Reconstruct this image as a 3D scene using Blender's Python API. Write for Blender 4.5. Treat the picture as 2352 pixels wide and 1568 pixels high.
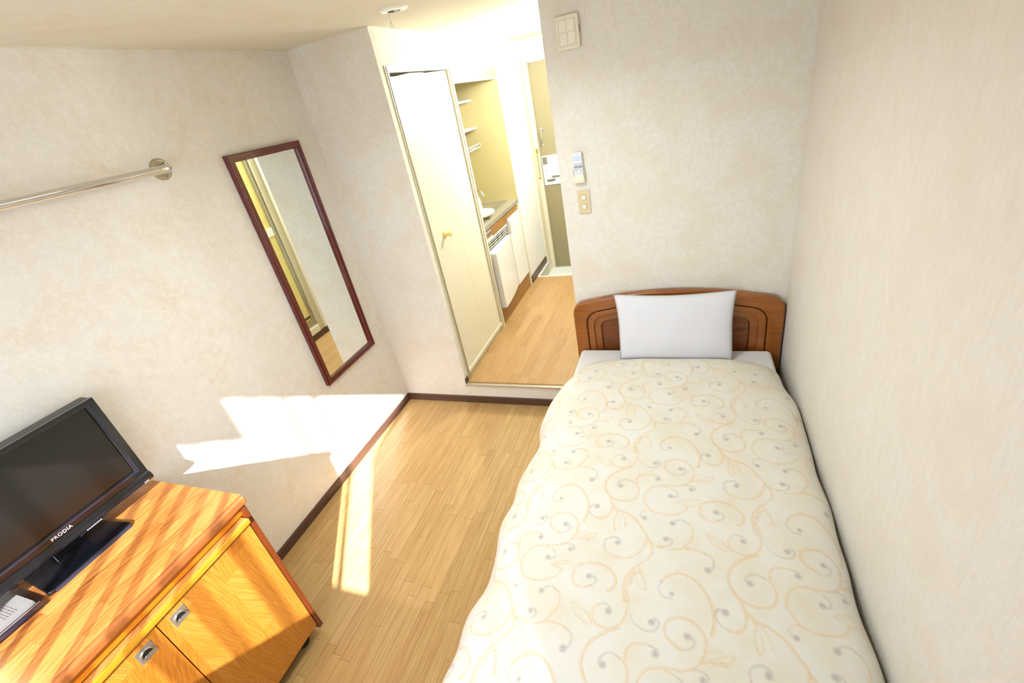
import bpy, bmesh, math, random
import numpy as np
from mathutils import Vector, Matrix
random.seed(7)
S = bpy.context.scene
C = S.collection
for o in list(bpy.data.objects): bpy.data.objects.remove(o)

# ------------------------------------------------------------------ camera
F_PX = 1044.657
A, B, G = -0.41365544, -0.49268760, -0.20613664
CAM = Vector((2.01796167, -2.41552278, 1.93415414))
fwd = Vector((math.sin(A)*math.cos(B), math.cos(A)*math.cos(B), math.sin(B)))
r0 = Vector((math.cos(A), -math.sin(A), 0)); u0 = r0.cross(fwd)
cr = math.cos(G)*r0 + math.sin(G)*u0; cu = -math.sin(G)*r0 + math.cos(G)*u0
cd = bpy.data.cameras.new('camera'); cam = bpy.data.objects.new('camera', cd); C.objects.link(cam)
cd.sensor_width = 36; cd.sensor_fit = 'HORIZONTAL'; cd.lens = F_PX/2352*36
cd.clip_start = 0.02; cd.clip_end = 100
m = Matrix((( cr.x, cu.x, -fwd.x, CAM.x), (cr.y, cu.y, -fwd.y, CAM.y), (cr.z, cu.z, -fwd.z, CAM.z), (0,0,0,1)))
cam.matrix_world = m
S.camera = cam

# ------------------------------------------------------------------ view, world, lights
S.view_settings.view_transform = 'Standard'; S.view_settings.look = 'None'
S.view_settings.gamma = 1; S.view_settings.use_curve_mapping = False
S.view_settings.exposure = 0.02
W_ = bpy.data.worlds.new('world'); S.world = W_; W_.use_nodes = True
bg = W_.node_tree.nodes['Background']; bg.inputs[0].default_value = (0.93, 0.96, 1.0, 1); bg.inputs[1].default_value = 2.0

def lamp(name, kind, loc, energy, color, **k):
    d = bpy.data.lights.new(name, kind); d.energy = energy; d.color = color
    for a, b in k.items(): setattr(d, a, b)
    o = bpy.data.objects.new(name, d); o.location = loc; C.objects.link(o); return o
def aim(o, d): o.rotation_euler = Vector(d).to_track_quat('-Z', 'Y').to_euler()
SUN_DIR = (-0.64, 1.0, -0.74)
s = lamp('sun', 'SUN', (3, -6, 5), 46.0, (0.97, 0.975, 1.0), angle=0.015); aim(s, SUN_DIR)
a = lamp('window_daylight', 'AREA', (1.28, -2.92, 1.50), 31.0, (0.80, 0.915, 1.0), shape='RECTANGLE', size=2.1, size_y=1.1, spread=math.radians(140))
aim(a, (-.04, 1, -.34))
a = lamp('added_room_fill', 'AREA', (1.30, -.95, 2.27), 12.5, (0.84, 0.93, 1.0), shape='DISK', size=0.42, spread=math.radians(150))  # added fill light, hung at the unseen ceiling lamp
aim(a, (0, 0, -1))
lamp('hall_lamp', 'POINT', (1.27, 1.42, 2.14), 80.0, (0.88, 0.965, 1.0), shadow_soft_size=0.07)

# ------------------------------------------------------------------ constants of the place
XO, XP, W, H, ZT = 0.534, 1.414, 2.507, 2.35, 0.164
YB, SILL, HEAD = -2.75, 0.936, 2.14
HALL = 2.60

# ------------------------------------------------------------------ materials
def lin(c):
    f = lambda v: (v/255/12.92) if v/255 <= .04045 else ((v/255+.055)/1.055)**2.4
    return (f(c[0]), f(c[1]), f(c[2]), 1)
class NT:
    def __init__(s, name):
        s.m = bpy.data.materials.new(name); s.m.use_nodes = True; s.t = s.m.node_tree; s.t.nodes.clear()
        s.out = s.n('ShaderNodeOutputMaterial')
    def n(s, t, **k):
        x = s.t.nodes.new(t)
        for a, b in k.items(): setattr(x, a, b)
        return x
    def l(s, a, b): s.t.links.new(a, b)
    def sock(s, v, i):
        if isinstance(v, bpy.types.NodeSocket): s.l(v, i)
        else: i.default_value = v
    def math(s, op, a, b=0.0, c=0.0):
        x = s.n('ShaderNodeMath', operation=op); s.sock(a, x.inputs[0]); s.sock(b, x.inputs[1]); s.sock(c, x.inputs[2]); return x.outputs[0]
    def mix(s, f, a, b):
        x = s.n('ShaderNodeMix', data_type='RGBA'); s.sock(f, x.inputs[0]); s.sock(a, x.inputs[6]); s.sock(b, x.inputs[7]); return x.outputs[2]
    def comb(s, a, b, c=0.0):
        x = s.n('ShaderNodeCombineXYZ'); s.sock(a, x.inputs[0]); s.sock(b, x.inputs[1]); s.sock(c, x.inputs[2]); return x.outputs[0]
    def pos(s, obj=False):
        sp = s.n('ShaderNodeSeparateXYZ')
        if obj: s.l(s.n('ShaderNodeTexCoord').outputs['Object'], sp.inputs[0])
        else: s.l(s.n('ShaderNodeNewGeometry').outputs['Position'], sp.inputs[0])
        return sp.outputs
    def noise(s, vec, scale=1, detail=3, rough=.55, dist=0.0):
        x = s.n('ShaderNodeTexNoise'); s.sock(vec, x.inputs['Vector']); x.inputs['Scale'].default_value = scale
        x.inputs['Detail'].default_value = detail; x.inputs['Roughness'].default_value = rough; x.inputs['Distortion'].default_value = dist
        return x.outputs[0]
    def ramp(s, f, stops):
        x = s.n('ShaderNodeValToRGB'); s.l(f, x.inputs[0]); e = x.color_ramp.elements
        while len(e) < len(stops): e.new(0.5)
        for q, (p, c) in zip(e, stops): q.position = p; q.color = c
        return x.outputs[0]
    def map(s, f, a, b, c=0.0, d=1.0):
        x = s.n('ShaderNodeMapRange'); s.sock(f, x.inputs[0])
        for i, v in enumerate((a, b, c, d)): x.inputs[i+1].default_value = v
        return x.outputs[0]
    def bsdf(s, col, rough=.5, metal=0.0, spec=.5, coat=0.0, bump=None, bs=.1, bd=.001, **k):
        p = s.n('ShaderNodeBsdfPrincipled'); s.sock(col, p.inputs['Base Color']); s.sock(rough, p.inputs['Roughness'])
        s.sock(metal, p.inputs['Metallic']); p.inputs['Specular IOR Level'].default_value = spec; p.inputs['Coat Weight'].default_value = coat
        p.inputs['Coat Roughness'].default_value = .08
        for a, b in k.items(): s.sock(b, p.inputs[a.replace('_', ' ')])
        if bump is not None:
            b = s.n('ShaderNodeBump'); b.inputs['Strength'].default_value = bs; b.inputs['Distance'].default_value = bd
            s.l(bump, b.inputs['Height']); s.l(b.outputs[0], p.inputs['Normal'])
        s.l(p.outputs[0], s.out.inputs[0]); return s.m
M = {}
def plain(name, c, rough=.5, metal=0.0, var=.04, **k):
    t = NT(name); p = t.pos()
    n = t.noise(t.comb(p[0], p[1], p[2]), 35, 3)
    c = lin(c); d = tuple(v*(1-var*2) for v in c[:3])+(1,)
    M[name] = t.bsdf(t.mix(n, c, d), rough, metal, **k)
    return M[name]
def wallpaper(name, base, warm, cool, fib=(60, 60, 300)):
    t = NT(name); p = t.pos(); v = t.comb(p[0], p[1], p[2])
    big = t.noise(v, 5.5, 6, .62, .4)
    v2 = t.comb(t.math('MULTIPLY', p[0], fib[0]/60), t.math('MULTIPLY', p[1], fib[1]/60), t.math('MULTIPLY', p[2], fib[2]/60))
    fine = t.math('MULTIPLY_ADD', t.noise(v2, 150, 4, .7, 1.2), .5, t.math('MULTIPLY', t.noise(v2, 40, 5, .7, .6), .5))
    c = t.mix(t.map(big, .46, .72, 0, .8), lin(base), lin(warm))
    c = t.mix(t.map(fine, .44, .62, 0, .85), c, lin(cool))
    M[name] = t.bsdf(c, .75, spec=.2, bump=fine, bs=.25, bd=.0015)
wallpaper('wallpaper_left', (225,219,207), (219,205,180), (234,229,219), (60,40,40))
wallpaper('wallpaper_far', (230,225,213), (222,209,184), (217,211,194), (60,60,60))
wallpaper('wallpaper_right', (229,223,212), (224,214,196), (219,212,198), (120,120,28))
wallpaper('ceiling_paper', (226,219,198), (222,210,180), (232,227,210), (30,90,60))
wallpaper('hall_paper', (236,229,212), (231,214,184), (240,234,222), (60,60,60))

def wood(name, along, across, w, L, cols, gs=(3, 60), line=.35, tilt=0.0, dark=(.52, .42, .32, 1), rough=.35, lw=.0012, wave=0.0, coat=0.0, grain_amt=1.0, spec=.5, obj=False, cellamt=.55):
    t = NT(name); p = t.pos(obj); U = p[along]; V = p[across]; third = p[3-along-across]
    row = t.math('FLOOR', t.math('DIVIDE', V, w))
    wn = t.n('ShaderNodeTexWhiteNoise', noise_dimensions='1D'); t.l(row, wn.inputs['W'])
    u2 = t.math('MULTIPLY_ADD', wn.outputs[0], 7.31, t.math('DIVIDE', U, L))
    col = t.math('FLOOR', u2)
    wc = t.n('ShaderNodeTexWhiteNoise', noise_dimensions='2D'); t.l(t.comb(row, col), wc.inputs['Vector'])
    rnd = wc.outputs[0]
    wn2 = t.math('MULTIPLY', t.noise(t.comb(U, V, t.math('MULTIPLY', rnd, 9)), 4, 2), wave)
    if tilt: wn2 = t.math('ADD', wn2, t.math('MULTIPLY', t.math('MULTIPLY', t.math('SUBTRACT', rnd, .5), tilt), U))
    g = t.noise(t.comb(t.math('MULTIPLY', U, gs[0]), t.math('MULTIPLY', t.math('ADD', V, wn2), gs[1]), t.math('ADD', t.math('MULTIPLY', rnd, 40), third)), 1, 5, .68, .3)
    f = t.math('ADD', t.math('MULTIPLY', rnd, cellamt), t.math('MULTIPLY', t.map(g, .3, .7), grain_amt*(1-cellamt)))
    c = t.ramp(f, cols)
    if line > 0:
        fv = t.math('MULTIPLY', t.math('FRACT', t.math('DIVIDE', V, w)), w)
        fu = t.math('MULTIPLY', t.math('FRACT', u2), L)
        e = t.math('MAXIMUM', t.math('LESS_THAN', fv, lw), t.math('LESS_THAN', fu, lw))
        dk = t.n('ShaderNodeMix', data_type='RGBA', blend_type='MULTIPLY'); dk.inputs[7].default_value = dark
        t.l(t.math('MULTIPLY', e, line), dk.inputs[0]); t.l(c, dk.inputs[6]); c = dk.outputs[2]
    M[name] = t.bsdf(c, rough, coat=coat, spec=spec, bump=g, bs=.12, bd=.0008)
FL = [(0, lin((158,120,68))), (.35, lin((180,142,87))), (.7, lin((192,158,102))), (1, lin((206,176,122)))]
wood('oak_floor', 1, 0, .0505, .46, FL, (5, 170), line=1.0, rough=.30, cellamt=.22, lw=.0014, dark=(.42, .34, .26, 1))
HL = [(0, lin((158,118,74))), (.4, lin((178,139,90))), (1, lin((196,161,112)))]
wood('hall_floor', 1, 0, .0760, .55, HL, (5, 150), line=.6, rough=.34, cellamt=.3, lw=.0016)
OR = [(0, lin((112,56,20))), (.25, lin((160,92,38))), (.55, lin((188,122,56))), (1, lin((204,144,80)))]
wood('cabinet_top_wood', 1, 0, .044, .27, OR, (7, 130), line=.30, rough=.30, coat=.2, cellamt=.30, tilt=.5)
OD = [(0, lin((148,78,20))), (.3, lin((180,106,30))), (.65, lin((198,130,46))), (1, lin((212,152,70)))]
wood('cabinet_door_wood', 2, 1, .060, .30, OD, (8, 260), line=.18, rough=.32, coat=.2, wave=.05, cellamt=.34, tilt=1.1)
HB = [(0, lin((126,68,16))), (.5, lin((144,82,24))), (1, lin((160,94,32)))]
wood('headboard_wood', 0, 2, 5, 50, HB, (5, 90), line=0, rough=.28, coat=.35, cellamt=0, wave=.05)
HP = [(0, lin((84,42,12))), (.5, lin((122,66,24))), (1, lin((146,84,36)))]
wood('headboard_panel_wood', 0, 2, 5, 50, HP, (7, 90), line=0, rough=.4, cellamt=0, wave=.25)
RW = [(0, lin((92,38,12))), (1, lin((124,58,22)))]
wood('cabinet_side_wood', 2, 1, 5, 50, RW, (4, 90), line=0, rough=.3, coat=.3, cellamt=0)
AM = [(0, lin((178,92,10))), (1, lin((206,124,24)))]
wood('cabinet_rail_wood', 1, 2, 5, 50, AM, (4, 90), line=0, rough=.3, coat=.3, cellamt=0)
wood('cabinet_edge_wood', 1, 2, 5, 50, [(0, lin((138,74,30))), (1, lin((172,104,50)))], (4, 90), line=0, rough=.3, coat=.3, cellamt=0)
YL = [(0, lin((186,120,20))), (1, lin((204,146,40)))]
wood('cabinet_ledge_wood', 1, 2, 5, 50, YL, (4, 90), line=0, rough=.25, coat=.4, cellamt=0)
plain('baseboard_brown', (84,58,44), .38)
plain('closet_cream', (232,225,202), .5, var=.03)
plain('frame_beige', (205,197,168), .45)
plain('trim_cream', (226,217,190), .5)
plain('white_paint', (240,239,234), .5)
plain('niche_yellow', (194,180,130), .45, var=.02)
plain('laminate_brown', (150,108,58), .35)
plain('gloss_white', (238,238,234), .18, var=.01)
plain('fridge_grey', (212,205,196), .35, var=.01)
plain('grille_dark', (70,62,48), .6)
plain('steel', (206,202,188), .34, .75)
plain('chrome', (225,225,225), .07, 1.0, var=.01)
plain('brushed', (190,184,168), .35, .8)
plain('door_tan', (146,134,100), .55, var=.05)
plain('lock_grey', (120,116,104), .4)
plain('ivory_plastic', (232,224,200), .35, var=.01)
plain('switch_beige', (216,196,146), .4, var=.01)
plain('switch_white', (228,224,210), .3, var=.01)
plain('remote_white', (226,226,226), .35, var=.01)
plain('remote_blue', (120,144,184), .35, var=.01)
plain('remote_key', (176,172,140), .4, var=.01)
plain('lcd', (186,200,216), .15, var=.01)
plain('black_gap', (14,12,10), .7)
plain('tv_black', (10,11,15), .12, var=.0, coat=.6)
plain('tv_grey', (62,60,58), .4)
plain('grille_black', (30,32,40), .5)
plain('tv_screen', (24,21,17), .22, var=.0)
plain('tv_silver', (60,68,92), .2, .5)
plain('rubber_black', (20,20,22), .5)
plain('logo_white', (236,232,236), .4)
plain('mirror_red', (100,26,20), .22, var=.12, coat=.5)
plain('paper', (164,160,140), .6, var=.01)
plain('print', (120,110,96), .7, var=.0)
plain('pillow_white', (219,219,222), .85, var=.006)
plain('sheet_white', (226,224,222), .85, var=.01)
plain('raw_wood', (226,176,124), .6)
plain('aluminium', (176,172,150), .35, .6)
plain('bath_panel', (228,212,138), .45, var=.02)
plain('rust', (186,176,146), .4, .6, var=.12)
plain('brass', (196,178,120), .25, .9)
plain('cord_tan', (170,150,100), .7)
t = NT('mirror_glass'); M['mirror_glass'] = t.bsdf((.86, .90, .87, 1), .0, 1.0)
t = NT('clear_acrylic')
a_ = t.n('ShaderNodeBsdfTransparent'); a_.inputs[0].default_value = (.93, .93, .97, 1)
b_ = t.n('ShaderNodeBsdfGlossy'); b_.inputs[0].default_value = (1, 1, 1, 1); b_.inputs[1].default_value = .08
c_ = t.n('ShaderNodeLayerWeight'); c_.inputs[0].default_value = .5
x_ = t.n('ShaderNodeMixShader'); t.l(t.math('MULTIPLY_ADD', t.math('POWER', c_.outputs[1], 4.0), .5, .04), x_.inputs[0]); t.l(a_.outputs[0], x_.inputs[1]); t.l(b_.outputs[0], x_.inputs[2]); t.l(x_.outputs[0], t.out.inputs[0])
M['clear_acrylic'] = t.m
def sheer(name, tr, col, pw):
    t = NT(name); a = t.n('ShaderNodeBsdfTransparent'); d = t.n('ShaderNodeBsdfDiffuse'); e = t.n('ShaderNodeBsdfTranslucent')
    d.inputs[0].default_value = col; e.inputs[0].default_value = col
    x = t.n('ShaderNodeMixShader'); x.inputs[0].default_value = .7; t.l(d.outputs[0], x.inputs[1]); t.l(e.outputs[0], x.inputs[2])
    lw = t.n('ShaderNodeLayerWeight'); lw.inputs[0].default_value = .5      # woven cloth closes up towards grazing angles
    y = t.n('ShaderNodeMixShader'); t.l(t.math('MULTIPLY', t.math('POWER', t.math('SUBTRACT', 1.0, lw.outputs[1]), pw), tr), y.inputs[0]); t.l(x.outputs[0], y.inputs[1]); t.l(a.outputs[0], y.inputs[2])
    t.l(y.outputs[0], t.out.inputs[0]); M[name] = t.m
sheer('lace', .62, (.42, .44, .46, 1), 2.0)
sheer('voile', .045, (.30, .31, .32, 1), .5)
def emis(name, col, st):
    t = NT(name); e = t.n('ShaderNodeEmission'); e.inputs[0].default_value = col; e.inputs[1].default_value = st; t.l(e.outputs[0], t.out.inputs[0]); M[name] = t.m
emis('fill_shade_glow', (1, .96, .88, 1), 4.0)  # glowing shade of the added ceiling lamp

# duvet cloth: printed pattern stored as two weights (R gold line, G mauve tip)
t = NT('duvet_cloth')
at = t.n('ShaderNodeAttribute', attribute_name='print'); sp = t.n('ShaderNodeSeparateColor'); t.l(at.outputs['Color'], sp.inputs[0])
p = t.pos(); v = t.comb(p[0], p[1], p[2])
n1 = t.noise(v, 260, 4, .8); n2 = t.noise(v, 7, 4, .6); wv = t.noise(v, 900, 2)
base = t.mix(t.map(n2, .4, .68), lin((225,221,209)), lin((221,212,190)))
gw = t.math('MULTIPLY', sp.outputs[0], t.map(n1, .34, .60, .30, 1.0))
mw = t.math('MULTIPLY', sp.outputs[1], t.map(n1, .3, .62, .45, 1.0))
c = t.mix(gw, base, lin((216,178,106)))
c = t.mix(mw, c, lin((168,156,154)))
M['duvet_cloth'] = t.bsdf(c, .8, spec=.25, bump=wv, bs=.1, bd=.0006, Sheen_Weight=.15)

# ------------------------------------------------------------------ mesh builder
class MB:
    def __init__(s): s.v = []; s.f = []; s.mi = []; s.ms = []; s.sm = []
    def mat(s, name):
        if name not in s.ms: s.ms.append(name)
        return s.ms.index(name)
    def add(s, vs, fs, mat, smooth=False):
        k = len(s.v); s.v += [tuple(q) for q in vs]; i = s.mat(mat)
        for f in fs: s.f.append(tuple(k+j for j in f)); s.mi.append(i); s.sm.append(smooth)
        return s
    def box(s, x0, x1, y0, y1, z0, z1, mat):
        vs = [(x, y, z) for x in (x0, x1) for y in (y0, y1) for z in (z0, z1)]
        return s.add(vs, [(0,1,3,2),(4,6,7,5),(0,4,5,1),(2,3,7,6),(0,2,6,4),(1,5,7,3)], mat)
    def tube(s, pts, r, mat, n=14, cap=True, radii=None):
        pts = [Vector(p) for p in pts]; vs = []; N = len(pts); up = None
        for i, p in enumerate(pts):
            d = (pts[min(i+1, N-1)]-pts[max(i-1, 0)]).normalized()
            if up is None: up = d.orthogonal().normalized()
            up = (up-d*up.dot(d)).normalized(); w = d.cross(up)
            rr = radii[i] if radii else r
            for k in range(n):
                a = 2*math.pi*k/n; vs.append(p+rr*(math.cos(a)*up+math.sin(a)*w))
        fs = [(i*n+k, i*n+(k+1)%n, (i+1)*n+(k+1)%n, (i+1)*n+k) for i in range(N-1) for k in range(n)]
        s.add(vs, fs, mat, True)
        if cap:
            b = len(s.v)-N*n; i = s.mat(mat)
            for q in (tuple(b+k for k in reversed(range(n))), tuple(b+(N-1)*n+k for k in range(n))): s.f.append(q); s.mi.append(i); s.sm.append(False)
        return s
    def lathe(s, c, axis, prof, mat, n=32):   # prof: (radius, height along axis)
        ax = Vector(axis).normalized(); u = ax.orthogonal().normalized(); w = ax.cross(u); c = Vector(c); vs = []
        for r, h in prof:
            for k in range(n):
                a = 2*math.pi*k/n; vs.append(c+ax*h+max(r, 1e-5)*(math.cos(a)*u+math.sin(a)*w))
        fs = [(i*n+k, i*n+(k+1)%n, (i+1)*n+(k+1)%n, (i+1)*n+k) for i in range(len(prof)-1) for k in range(n)]
        return s.add(vs, fs, mat, True)
    def prism(s, poly, plane, d0, d1, mat):   # poly 2D in 'yz','xz','xy'
        def P(a, b, d): return {'yz': (d, a, b), 'xz': (a, d, b), 'xy': (a, b, d)}[plane]
        n = len(poly); vs = [P(a, b, d0) for a, b in poly]+[P(a, b, d1) for a, b in poly]
        fs = [tuple(range(n)), tuple(reversed(range(n, 2*n)))]+[(i, (i+1) % n, n+(i+1) % n, n+i) for i in range(n)]
        return s.add(vs, fs, mat)
    def ring(s, outer, inner, plane, d0, d1, mat, open_=False):
        def P(a, b, d): return {'yz': (d, a, b), 'xz': (a, d, b), 'xy': (a, b, d)}[plane]
        n = len(outer); vs = [P(*q, d0) for q in outer]+[P(*q, d0) for q in inner]+[P(*q, d1) for q in outer]+[P(*q, d1) for q in inner]
        fs = []
        for i in range(n-1 if open_ else n):
            j = (i+1) % n
            fs += [(i, j, n+j, n+i), (2*n+i, 3*n+i, 3*n+j, 2*n+j), (i, 2*n+i, 2*n+j, j), (n+i, n+j, 3*n+j, 3*n+i)]
        if open_: fs += [(0, n, 3*n, 2*n), (n-1, 3*n-1, 4*n-1, 2*n-1)]
        return s.add(vs, fs, mat)
    def grid(s, nx, ny, fn, mat, smooth=True, flip=False):
        vs = [fn(i/(nx-1), j/(ny-1)) for j in range(ny) for i in range(nx)]
        fs = [(j*nx+i, j*nx+i+1, (j+1)*nx+i+1, (j+1)*nx+i) for j in range(ny-1) for i in range(nx-1)]
        if flip: fs = [tuple(reversed(f)) for f in fs]
        return s.add(vs, fs, mat, smooth)
    def build(s, name, parent=None, bevel=0, seg=2, origin=None, label=None):
        me = bpy.data.meshes.new(name)
        o_ = Vector(origin) if origin is not None else Vector((0, 0, 0))
        me.from_pydata([Vector(v)-o_ for v in s.v], [], s.f); me.update()
        for nm in s.ms: me.materials.append(M[nm])
        me.polygons.foreach_set('material_index', s.mi); me.polygons.foreach_set('use_smooth', s.sm)
        bm = bmesh.new(); bm.from_mesh(me); bmesh.ops.recalc_face_normals(bm, faces=bm.faces); bm.to_mesh(me); bm.free()
        o = bpy.data.objects.new(name, me); C.objects.link(o); o.location = o_
        if parent is not None:
            o.parent = parent; o.location = o_-Vector(world_loc(parent)) if origin is not None else -Vector(world_loc(parent))
        if bevel:
            b = o.modifiers.new('bevel', 'BEVEL'); b.width = bevel; b.segments = seg; b.limit_method = 'ANGLE'; b.angle_limit = .6
            b.harden_normals = False
            for p in me.polygons: p.use_smooth = True
            w = o.modifiers.new('wn', 'WEIGHTED_NORMAL'); w.keep_sharp = True
        if label: o['label'] = label
        return o
def world_loc(o):
    l = Vector(o.location)
    while o.parent: o = o.parent; l += Vector(o.location)
    return l
def tag(o, label=None, cat=None, group=None, kind=None):
    for k, v in (('label', label), ('category', cat), ('group', group), ('kind', kind)):
        if v: o[k] = v
    return o
def thing(name, label, cat, loc, group=None):
    o = bpy.data.objects.new(name, None); C.objects.link(o); o.location = loc; o.empty_display_size = .05
    return tag(o, label, cat, group)
def struct(o): o['kind'] = 'structure'; return o
def box(name, b, mat, parent=None, bevel=0, **k): return MB().box(*b, mat).build(name, parent, bevel, **k)
def text(body, size, mat, loc, xdir, up, name, parent, depth=.0006, font_space=1.0, off=0.0):
    cu = bpy.data.curves.new(name, 'FONT'); cu.body = body; cu.size = size; cu.extrude = depth; cu.align_x = 'LEFT'; cu.space_character = font_space; cu.offset = off
    o = bpy.data.objects.new(name, cu); C.objects.link(o)
    dg = bpy.context.evaluated_depsgraph_get(); me = bpy.data.meshes.new_from_object(o.evaluated_get(dg)); bpy.data.objects.remove(o)
    X = Vector(xdir).normalized(); Y = Vector(up).normalized(); Z = X.cross(Y)
    mt = Matrix(((X.x, Y.x, Z.x, 0), (X.y, Y.y, Z.y, 0), (X.z, Y.z, Z.z, 0), (0, 0, 0, 1)))
    me.transform(mt); me.transform(Matrix.Translation(Vector(loc)-(world_loc(parent) if parent else Vector())))
    me.name = name; me.materials.clear(); me.materials.append(M[mat])
    q = bpy.data.objects.new(name, me); C.objects.link(q); q.parent = parent
    return q

# ------------------------------------------------------------------ room shell
struct(box('floor', (-.1, W+.1, YB-.1, 0, -.1, 0), 'oak_floor'))
q = MB().box(XO-.1, XP+.1, .006, 1.97, 0, ZT, 'hall_floor'); struct(q.build('floor_hall'))
struct(MB().box(XO-.1, XP+.1, 1.995, HALL+.1, -.1, .035, 'gloss_white').build('floor_entrance'))
struct(box('ceiling', (-.1, W+.1, YB-.1, HALL+.1, H, H+.1), 'ceiling_paper'))
struct(box('wall_left', (-.1, 0, YB-.1, 0, 0, H), 'wallpaper_left'))
struct(box('wall_right', (W, W+.1, YB-.1, .1, 0, H), 'wallpaper_right'))
q = MB().box(-.1, XO, 0, .048, 0, H, 'wallpaper_far'); q.box(XO, XP, 0, .006, 0, ZT-.014, 'wallpaper_far')
struct(q.build('wall_far'))
struct(box('wall_pier', (XP, W, 0, .1, 0, H), 'wallpaper_far'))
q = MB()
q.box(-.1, W+.1, YB-.1, YB, 0, SILL, 'wallpaper_far').box(-.1, W+.1, YB-.1, YB, HEAD, H, 'wallpaper_far')
q.box(-.1, .22, YB-.1, YB, SILL, HEAD, 'wallpaper_far').box(2.34, W+.1, YB-.1, YB, SILL, HEAD, 'wallpaper_far')
struct(q.build('wall_back'))
# hall left wall: headers, plain stretch beyond the kitchen
q = MB().box(XO-.1, XO, .048, .86, 2.176, H, 'hall_paper').box(XO-.1, XO, .86, 1.80, 2.155, H, 'hall_paper').box(XO-.1, XO, 1.80, HALL, 0, H, 'white_paint')
struct(q.build('wall_hall_left'))
q = MB().box(XP, XP+.1, .1, .13, 0, H, 'hall_paper').box(XP, XP+.1, .84, HALL, 0, H, 'hall_paper').box(XP, XP+.1, .13, .84, 2.2, H, 'hall_paper').box(XP, XP+.1, .13, .84, 0, .30, 'hall_paper')
struct(q.build('wall_hall_right'))
q = MB().box(XO-.1, XP+.1, HALL, HALL+.1, 2.19, H, 'white_paint').box(XO-.1, XO+.01, HALL, HALL+.1, 0, 2.19, 'white_paint').box(XP-.03, XP+.1, HALL, HALL+.1, 0, 2.19, 'white_paint')
struct(q.build('wall_entrance'))
# kitchen recess lining
q = MB().box(-.06, -.03, .87, 1.80, ZT, 2.16, 'niche_yellow').box(-.03, XO-.10, 1.787, 1.80, ZT, 2.16, 'niche_yellow').box(XO-.10, XO-.001, 1.787, 1.7995, ZT, 2.16, 'niche_yellow')
q.box(-.03, XO-.02, .855, .872, ZT, 2.16, 'niche_yellow').box(-.03, XO-.10, .872, 1.787, 2.152, 2.16, 'niche_yellow')
struct(q.build('wall_kitchen_recess'))
# dark closet interior box
q = MB().box(-.04, -.03, .048, .855, ZT, 2.2, 'trim_cream').box(-.03, XO-.1, .048, .855, 2.176, 2.2, 'trim_cream')
struct(q.build('wall_closet_inside'))
# baseboards and trims
bp = [(0, 0), (.009, 0), (.009, .002), (.0075, .052), (.004, .057), (0, .057)]
struct(MB().prism([(a, b) for a, b in bp], 'xz', YB, 0, 'baseboard_brown').build('baseboard_left'))
struct(MB().prism([(-a, b) for a, b in bp], 'yz', .0085, XP+.0, 'baseboard_brown').build('baseboard_far'))
struct(MB().prism([(-a, b) for a, b in bp], 'yz', XP, W, 'baseboard_brown').build('baseboard_pier'))
struct(MB().prism([(W-a, b) for a, b in bp], 'xz', YB, -.009, 'baseboard_brown').build('baseboard_right'))
struct(box('baseboard_hall_left', (XO, XO+.008, 1.80, 2.40, .172, .246), 'baseboard_brown'))
struct(box('baseboard_hall_right', (XP-.008, XP, .1, 1.95, ZT, .226), 'baseboard_brown'))
struct(MB().box(XO-.004, XP, -.012, .010, ZT-.014, ZT+.0005, 'steel').build('trim_1', bevel=.002))           # metal nosing of the step
struct(MB().box(XO+.004, XP, .0105, .026, ZT, ZT+.002, 'laminate_brown').build('trim_2'))
struct(MB().box(XO-.003, XO+.006, -.002, .040, ZT, ZT+.042, 'baseboard_brown').build('trim_3'))            # brown foot at the corner
q = MB().box(XO, XP, 1.97, 1.995, .035, ZT+.004, 'gloss_white').box(XO, XO+.03, 1.995, 2.42, ZT-.004, ZT+.008, 'gloss_white').box(XO, XO+.012, 1.995, 2.42, .035, ZT-.004, 'frame_beige')
struct(q.build('trim_4'))
struct(MB().box(XO, XO+.014, 2.42, HALL, .035, 2.19, 'trim_cream').build('trim_5'))
# thin ceiling-line bead
struct(MB().box(0, .004, YB, 0, H-.004, H, 'trim_cream').box(.004, XO, -.004, 0, H-.004, H, 'trim_cream').box(XO, XO+.003, 0, HALL, H-.005, H, 'trim_cream').build('trim_6'))
# wallpaper seam by the pier
struct(box('trim_7', (1.6155, 1.6162, -.0004, 0, .6, H), 'frame_beige'))

# window behind the camera
wr = struct(thing('window_1', None, None, (1.28, YB-.05, SILL)))
q = MB()
for x0, x1 in ((.22, .255), (2.305, 2.34), (1.280, 1.292)): q.box(x0, x1, YB-.08, YB-.04, SILL+.0, HEAD, 'aluminium')
q.box(.255, 2.305, YB-.08, YB-.04, SILL, SILL+.02, 'aluminium').box(.255, 2.305, YB-.08, YB-.04, HEAD-.03, HEAD, 'aluminium')
q.build('window_frame', wr)
MB().box(.255, 2.305, YB-.062, YB-.058, SILL+.02, HEAD-.03, 'clear_acrylic').build('window_pane', wr)
def curtain(name, lab, x0, x1, amp, wl, mat, y=YB+.06, z0=SILL-.10, z1=HEAD+.08):
    n = int((x1-x0)/wl*14)+2
    q = MB().grid(n, 8, lambda a, b: (x0+(x1-x0)*a+.012*math.sin(2*math.pi*(x1-x0)*a/wl*2), y+amp*math.sin(2*math.pi*(x1-x0)*a/wl+1.1*math.sin(9*a))*(.7+.3*(1-b)), z0+(z1-z0)*b), mat)
    return tag(q.build(name), lab, 'curtain')
def lace_pt(a, b):
    x = .26+.905*a; ph = 2*math.pi*x/.118+1.3*math.sin(7*x)
    return (x+.010*math.sin(2*ph), YB+.06+(.024+.014*math.sin(5.3*x))*math.sin(ph)*(1.1-.3*b)+.006*math.sin(17*x+4*b), SILL-.10+(HEAD+.18-SILL)*b)
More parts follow.
